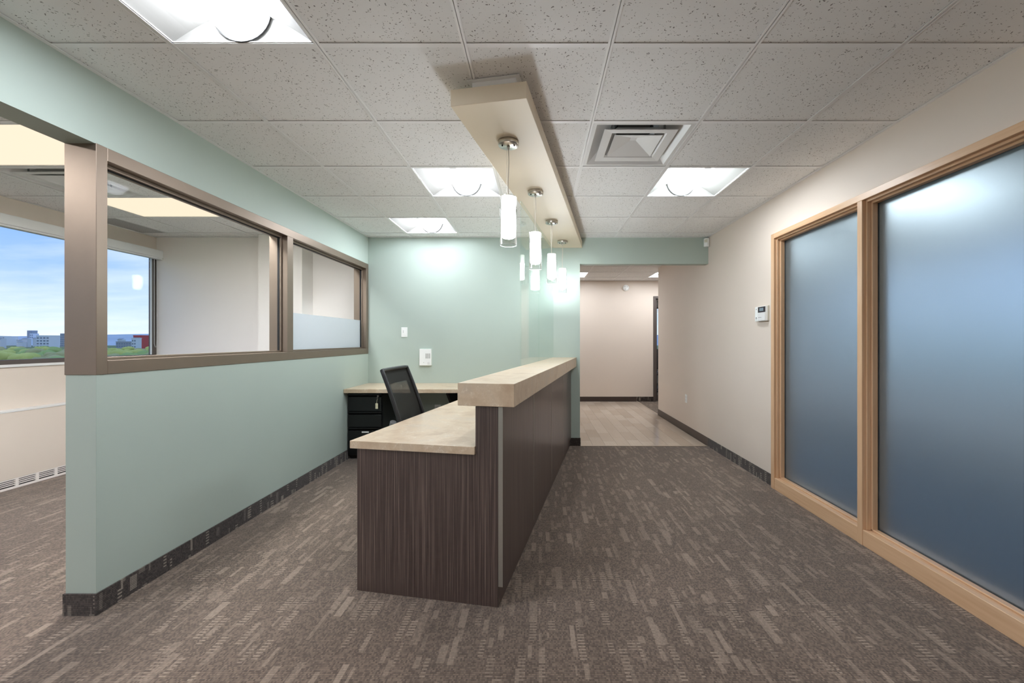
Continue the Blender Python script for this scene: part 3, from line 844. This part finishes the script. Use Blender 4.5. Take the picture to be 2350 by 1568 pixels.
bm = bmesh.new(); add_box(bm, -.292, -.262, -.16, .16, .60, .66, .012, 2); obj_from_bm('lumbar_support', bm, GREYP, ch)
tube('support_arm', [(-.24, -.10, .50), (-.29, -.17, .66), (-.255, -.205, .755)], .020, GREYP, ch)
tube('support_arm', [(-.24, .10, .50), (-.29, .17, .66), (-.255, .205, .755)], .020, GREYP, ch)
bm = bmesh.new(); add_box(bm, -.22, .26, -.24, .24, .43, .50, .03, 3); obj_from_bm('seat', bm, principled('black_seat_fabric', lin(30, 30, 30), .85), ch, True)
lathe('gas_column', [(.03, .09), (.03, .26), (.02, .26), (.02, .43)], BLACKP, ch, 18)
for k in range(5):
    a = 2*math.pi*k/5+.3
    c, s = math.cos(a), math.sin(a)
    tube('base_leg', [(0, 0, .11), (.15*c, .15*s, .10), (.29*c, .29*s, .075)], .018, BLACKP, ch)
    cs = lathe('caster', [(.0, -.02), (.027, -.02), (.027, .02), (.0, .02)], BLACKP, ch, 16, axis='Y', cap=False)
    cs.location = (.29*c, .29*s, .027); cs.rotation_euler = (0, 0, a)
tag(ch, 'black mesh back office chair pushed up to the reception desk', 'chair')

# ------------------------------------------------------------------ small wall fittings
def wall_plate(name, x, z, w_, h_, d_, label, cat, y=YB):
    r = empty(name, (x, y, z))
    box('plate', -w_/2, w_/2, -d_, 0, -h_/2, h_/2, WHITEP, r, .002, 2)
    tag(r, label, cat)
    return r
sw = wall_plate('light_switch', -1.61, 1.366, .072, .116, .006, 'small white light switch on the green back wall', 'switch')
box('rocker', -.017, .017, -.009, -.006, -.033, .033, WHITEP, sw, .001)
box('rocker_slot', -.012, -.009, -.0095, -.0088, -.01, .022, INKGREY, sw)
ic = wall_plate('intercom', -1.352, 1.066, .140, .195, .032, 'white intercom box on the green back wall', 'intercom')
for i in range(3):
    for j in range(8): box('speaker_slot', .004+i*.02, .018+i*.02, -.0335, -.0318, -.012+j*.0075, -.0085+j*.0075, INKGREY, ic)
box('button', .028, .052, -.036, -.031, -.082, -.055, WHITEMETAL, ic, .001)
lathe('indicator', [(.0, -.0335), (.003, -.0335), (.003, -.031)], BLACKP, ic, 10, (-.018, 0, -.062), 'Y')
for x in (-1.21, -1.09):
    ot = wall_plate('wall_outlet', x, .44, .072, .115, .006, 'white outlet plate under the worktop, ' + ('beside the bracket' if x < -1.15 else 'further from the chair'), 'outlet')
    for zz in (-.022, .022):
        so = box('socket', -.016, .016, -.009, -.006, zz-.014, zz+.014, WHITEMETAL, ot, .002)
        for sx in (-.006, .006): box('slot', sx-.001, sx+.001, -.0095, -.0088, zz-.004, zz+.006, BLACKP, so)
# black cable hanging in the knee space
# right wall: alarm keypad
kp = empty('alarm_keypad', (XR, 3.745, 1.508))
box('back_plate', -.012, 0, -.088, .088, -.066, .070, principled('cream_plastic', lin(200, 196, 180), .5), kp, .002)
box('housing', -.034, -.012, -.088, .092, -.066, .066, WHITEP, kp, .004, 2)
box('display_bezel', -.036, -.034, -.086, .035, .012, .062, NAVY, kp)
box('screen', -.0365, -.0359, -.058, .010, .024, .052, SCREEN, kp)
box('flip_cover', -.039, -.034, -.086, .034, -.062, .008, WHITEMETAL, kp, .001)
for (a, b, c, d) in ((.055, .075, -.040, -.030), (.062, .068, -.054, -.047), (.061, .067, .038, .050)): box('key', -.0355, -.034, a, b, c, d, GREYP, kp)
box('legend', -.0394, -.0389, -.03, .024, -.036, -.032, INKGREY, kp)
tag(kp, 'white alarm keypad with small dark display beside the maple frame', 'keypad')
po = empty('wall_outlet', (XR, 5.715, .466))
box('plate', -.006, 0, -.036, .036, -.058, .058, WHITEP, po, .002, 2)
for zz in (-.022, .022): box('socket', -.009, -.006, -.016, .016, zz-.014, zz+.014, WHITEMETAL, po, .002)
tag(po, 'white outlet plate low on the beige corridor wall', 'outlet')
# motion detector in the corner
md = empty('motion_detector', (XR-.03, YB-.03, 2.43), math.radians(-40))
prism('housing', [(-.032, .018, -.048), (.032, .018, -.048), (.030, -.018, -.048), (.015, -.030, -.048), (-.015, -.030, -.048), (-.030, -.018, -.048)], (0, 0, .098), WHITEP, md, .003)
box('lens', -.018, .018, -.0325, -.0295, .000, .036, principled('cream_lens', lin(208, 206, 188), .3), md, .001)
tag(md, 'small white motion detector in the upper corner', 'sensor')
# smoke detector on far wall
sd = empty('smoke_detector', (1.80, YFAR, 2.352))
lathe('body', [(.062, 0), (.064, -.018), (.054, -.034), (.03, -.042), (.0, -.043)], WHITEP, sd, 32, axis='Y', cap=False)
for a in (.5, 2.4, 4.2): box('vent_slot', .034*math.cos(a)-.008, .034*math.cos(a)+.008, -.0425, -.036, .034*math.sin(a)-.004, .034*math.sin(a)+.004, GREYP, sd)
tag(sd, 'round white smoke alarm high on the far corridor wall', 'smoke alarm')

# ------------------------------------------------------------------ glass door at the end of the corridor
dr = struct(empty('door_1', (2.37, YFAR, 0)), 'dark framed glass door at the corridor end')
def db(name, x0, x1, z0, z1, y0=-.02, y1=.13, mat=DARKFRAME): return box(name, x0, x1, y0, y1, z0, z1, mat, dr, .0015)
db('door_frame', 0, .05, 0, 2.18); db('door_frame', .88, .93, 0, 2.18); db('door_frame', .05, .88, 2.13, 2.18)
for a in ((.052, .085, .02, 2.125), (.845, .878, .02, 2.125)): db('stile', *a, .03, .075)
db('rail', .085, .845, .02, .13, .03, .075); db('rail', .085, .845, 2.09, 2.125, .03, .075)
box('pane', .085, .845, .048, .054, .13, 2.09, GLASS, dr)
box('handle', .78, .80, -.02, .03, .85, 1.25, SILVER, dr, .004)
w2 = struct(empty('window_2', (1.72, 12.2, .85)))
for x in (0, 1.1, 2.2, 3.24): box('mullion', x, x+.05, .03, .08, 0, 1.4, DARKFRAME, w2)
box('sill_rail', .05, 3.24, .03, .08, 0, .05, DARKFRAME, w2); box('head_rail', .05, 3.24, .03, .08, 1.35, 1.4, DARKFRAME, w2)
for k in range(3): box('blind_slat', .06, 3.2, 0, .025, 1.24+k*.045, 1.245+k*.045, WHITEMETAL, w2)
box('pane', .05, 3.24, .05, .054, .05, 1.35, GLASS, w2)
ft = empty('task_chair', (3.05, 10.1, 0))
bm = bmesh.new(); add_box(bm, -.24, .24, -.24, .24, .43, .50, .03, 3); obj_from_bm('seat', bm, NAVY, ft, True)
bm = bmesh.new(); add_box(bm, -.23, .23, .2, .25, .55, 1.05, .02, 3); obj_from_bm('backrest', bm, NAVY, ft, True)
lathe('column', [(.03, .05), (.03, .44)], BLACKP, ft, 14)
for k in range(5):
    a = 2*math.pi*k/5
    tube('base_leg', [(0, 0, .08), (.27*math.cos(a), .27*math.sin(a), .04)], .02, BLACKP, ft)
tag(ft, 'dark blue chair seen through the glass door', 'chair')

# ------------------------------------------------------------------ office window, blind, radiator cover
w1 = struct(empty('window_1', (XO, -2.0, 1.055)), 'wide office window over the city')
L_ = YB+2.0
def wb_(name, y0, y1, z0, z1, x0=-.05, x1=-.001, mat=DARKFRAME): return box(name, x0, x1, y0, y1, z0, z1, mat, w1, .002)
wb_('sill_frame', 0, L_, 0, .045); wb_('head_frame', 0, L_, 1.20, 1.245)
for y in (0, 2.3, L_-.048): wb_('mullion', y, y+.048, .045, 1.20)
wb_('inner_bead', L_-.054, L_-.048, .045, 1.2, -.03, -.008, WHITEMETAL)
for a, b in ((.048, 2.3), (2.348, L_-.048)): wb_('pane', a, b, .045, 1.20, -.034, -.028, GLASS)
box('sill_board', .0, .014, 0, L_, -.02, .004, WHITEMETAL, w1, .002)
bl = empty('roller_blind', (XO, -2.0, 2.25))
box('cassette', .0, .085, 0, L_-.001, .0, .088, WHITEMETAL, bl, .006, 2)
box('lower_lip', .012, .075, 0, L_-.002, -.018, 0, WHITEMETAL, bl, .003)
tube('bead_chain', [(.02, L_-.05, -.02), (.02, L_-.05, -1.02), (.02, L_-.040, -1.06), (.02, L_-.025, -1.06), (.02, L_-.015, -1.02), (.02, L_-.015, -.02)], .0022, WHITEMETAL, bl)
tag(bl, 'white roller blind cassette along the office window', 'blind')
rc = empty('radiator_cover', (-4.49, -2.0, 0))
XC = -4.49
box('front_panel', -.012, 0, 0, L_-.001, .088, .655, BEIGE, rc, .001)
box('top_shelf', XO-XC+.001, .004, 0, L_-.001, .655, .672, WHITEMETAL, rc, .002)
box('grille_backing', -.03, -.012, 0, L_-.001, 0, .088, BLACKM, rc)
for z0, z1 in ((0, .018), (.076, .088)): box('grille_rail', -.012, -.002, 0, L_-.001, z0, z1, OFFWHITE, rc)
yy = 3.1
while yy < L_:
    box('grille_post', -.012, -.002, yy, yy+.022, .018, .076, OFFWHITE, rc)
    for q in range(3): box('grille_slat', -.010, -.003, yy+.022, yy+.145, .030+q*.0155, .0375+q*.0155, OFFWHITE, rc)
    yy += .145
tag(rc, 'low beige radiator cover under the office window', 'radiator cover')
# meeting room window
w3 = struct(empty('window_3', (4.5, .2, .8)))
for y in (0, 2.1, 4.2, 6.34): box('mullion', .05, .11, y, y+.06, .05, 1.4, DARKFRAME, w3)
box('sill_rail', .05, .11, 0, 6.4, 0, .05, DARKFRAME, w3); box('head_rail', .05, .11, 0, 6.4, 1.4, 1.45, DARKFRAME, w3)
box('pane', .075, .081, .06, 6.34, .05, 1.4, GLASS, w3)

# ------------------------------------------------------------------ outside: ground, woodland, town, hills
GZ = -28.0
grass = principled('meadow_green', lin(120, 132, 84), .9, 0, .2, .3, .02)
struct(box('ground', -9000, 9000, -6000, 9000, GZ-1, GZ, grass), 'green ground far below the window')
LEAF = [principled('leaf_yellow_green', lin(206, 208, 112), .8, 0, .2, .35, .25), principled('leaf_green', lin(166, 186, 108), .8, 0, .2, .35, .25), principled('leaf_olive', lin(184, 180, 122), .8, 0, .2, .35, .25)]
BARK = principled('bark', lin(90, 76, 62), .9)
def crown_mesh(seed, mat):
    rnd = random.Random(seed); bm = bmesh.new()
    for k in range(9):
        a = rnd.uniform(0, 6.28); rr = rnd.uniform(0, .62); s = rnd.uniform(.42, .66)
        r_ = bmesh.ops.create_icosphere(bm, subdivisions=2, radius=s)
        ctr = Vector((rr*math.cos(a), rr*math.sin(a), rnd.uniform(-.25, .45)))
        for v in r_['verts']: v.co = v.co*rnd.uniform(.86, 1.12)+ctr
    me = bpy.data.meshes.new('crown'); bm.to_mesh(me); bm.free(); me.materials.append(mat)
    for p in me.polygons: p.use_smooth = True
    return me
crowns = [crown_mesh(i, LEAF[i % 3]) for i in range(6)]
bm = bmesh.new(); add_lathe(bm, [(.08, -2.0), (.05, 0)], 8); trunk_me = bpy.data.meshes.new('trunk'); bm.to_mesh(trunk_me); bm.free(); trunk_me.materials.append(BARK)
rt = random.Random(3)
TL = ['bright yellow green tree in the woodland below the office window', 'mid green tree in the woodland below the office window', 'olive toned tree in the woodland below the office window']
placed = []
for k in range(400):
    if len(placed) >= 95: break
    Y = 190*(760/190)**rt.random()
    ratio = rt.uniform(-1.62, -.82)
    s = rt.uniform(7.5, 11.0)
    if any((ratio*Y-a)**2+(Y-b)**2 < (1.3*(s+c))**2 for a, b, c in placed): continue
    placed.append((ratio*Y, Y, s))
    top = rt.uniform(-9.5, -6.5) if Y > 240 else rt.uniform(-11.5, -8.5)
    i = rt.randrange(6)
    tr = empty('tree', (ratio*Y, Y, GZ)); tr.rotation_euler[2] = rt.uniform(0, 6.28)
    hh = top-GZ
    c_ = link(bpy.data.objects.new('crown', crowns[i]), tr); c_.location = (0, 0, hh-s*.9); c_.scale = (s, s, s*.85)
    t_ = link(bpy.data.objects.new('trunk', trunk_me), tr); t_.location = (0, 0, hh-s*.9); t_.scale = (s, s, (hh-s*.9)/2)
    tag(tr, TL[i % 3], 'tree', 'woodland trees outside')
# hills
HILL = principled('haze_tinted_hill', lin(200, 208, 214), .95, 0, .1, .22, .004)  # distance haze is put into the pale blue-grey base colour
def hill(name, d0, x0, x1, base, tops, mat, seed):
    rnd = random.Random(seed); bm = bmesh.new(); n = 90; rows = []
    for j, (dy, f) in enumerate(((0, 0), (250, .55), (520, .92), (760, 1.0), (1200, .3))):
        row = []
        for i in range(n+1):
            x = x0+(x1-x0)*i/n
            h = tops*(.72+.28*math.sin(i*.21+seed)*math.sin(i*.083+1))+rnd.uniform(-2, 2)
            row.append(bm.verts.new((x, d0+dy, base+(h-base)*f)))
        rows.append(row)
    for a, b in zip(rows, rows[1:]):
        for i in range(n): bm.faces.new((a[i], a[i+1], b[i+1], b[i]))
    o_ = obj_from_bm(name, bm, mat, None, True); struct(o_, 'hazy wooded hill ridge on the horizon'); return o_
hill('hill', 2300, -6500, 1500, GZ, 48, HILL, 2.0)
# town
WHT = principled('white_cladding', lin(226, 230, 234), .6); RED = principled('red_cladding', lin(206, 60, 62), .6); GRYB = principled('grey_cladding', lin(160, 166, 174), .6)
WIN = principled('window_dark', lin(126, 140, 154), .2)
def at(px, Y): return (px-1236.5)*Y/F
def zat(py, Y): return HC+(781-py)*Y/F
def building(px0, px1, pytop, Y, mat, label, cols=5, rows=6, depth=18, roof=True, zb=GZ, name='building'):
    x0, x1, zt = at(px0, Y), at(px1, Y), zat(pytop, Y)
    r = empty(name, ((x0+x1)/2, Y, zb)); h = zt-zb; w_ = x1-x0
    box('wall', -w_/2, w_/2, 0, depth, 0, h, mat, r)
    if roof: box('roof_parapet', -w_/2-.4, w_/2+.4, -.4, depth+.4, h, h+1.0, mat, r)
    cw = w_/cols; rh = (h*.96)/rows
    wm = None
    for i in range(cols):
        for j in range(rows):
            if wm is None:
                wm = box('window', -cw*.32, cw*.32, -.15, .05, -rh*.28, rh*.28, WIN, r); wm.location = (-w_/2+cw*(i+.5), 0, rh*(j+.5))
            else: inst(wm, 'window', (-w_/2+cw*(i+.5), 0, rh*(j+.5)), r)
    tag(r, label, 'building'); return r
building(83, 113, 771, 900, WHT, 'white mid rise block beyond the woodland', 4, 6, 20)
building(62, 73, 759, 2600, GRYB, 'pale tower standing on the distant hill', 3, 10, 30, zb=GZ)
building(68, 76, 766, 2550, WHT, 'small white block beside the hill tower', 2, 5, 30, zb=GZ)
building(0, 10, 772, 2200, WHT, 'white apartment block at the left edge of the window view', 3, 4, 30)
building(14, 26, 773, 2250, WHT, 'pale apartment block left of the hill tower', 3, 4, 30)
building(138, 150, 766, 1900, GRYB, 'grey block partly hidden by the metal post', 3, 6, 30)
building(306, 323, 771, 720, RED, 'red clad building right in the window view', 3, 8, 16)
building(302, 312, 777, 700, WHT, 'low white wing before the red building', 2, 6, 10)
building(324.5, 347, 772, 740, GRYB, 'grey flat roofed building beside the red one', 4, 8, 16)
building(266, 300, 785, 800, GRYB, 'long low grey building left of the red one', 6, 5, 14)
rh_ = random.Random(11)
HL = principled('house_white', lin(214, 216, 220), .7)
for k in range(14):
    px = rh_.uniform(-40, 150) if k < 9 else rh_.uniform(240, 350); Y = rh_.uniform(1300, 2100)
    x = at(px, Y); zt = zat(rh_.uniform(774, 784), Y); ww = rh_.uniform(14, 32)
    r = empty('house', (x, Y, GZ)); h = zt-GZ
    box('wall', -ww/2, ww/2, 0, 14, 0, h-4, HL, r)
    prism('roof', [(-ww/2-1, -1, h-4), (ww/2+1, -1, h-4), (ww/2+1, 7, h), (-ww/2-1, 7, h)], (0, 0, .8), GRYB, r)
    tag(r, 'tiny pale house on the distant slope', 'house', 'houses on the distant slope')
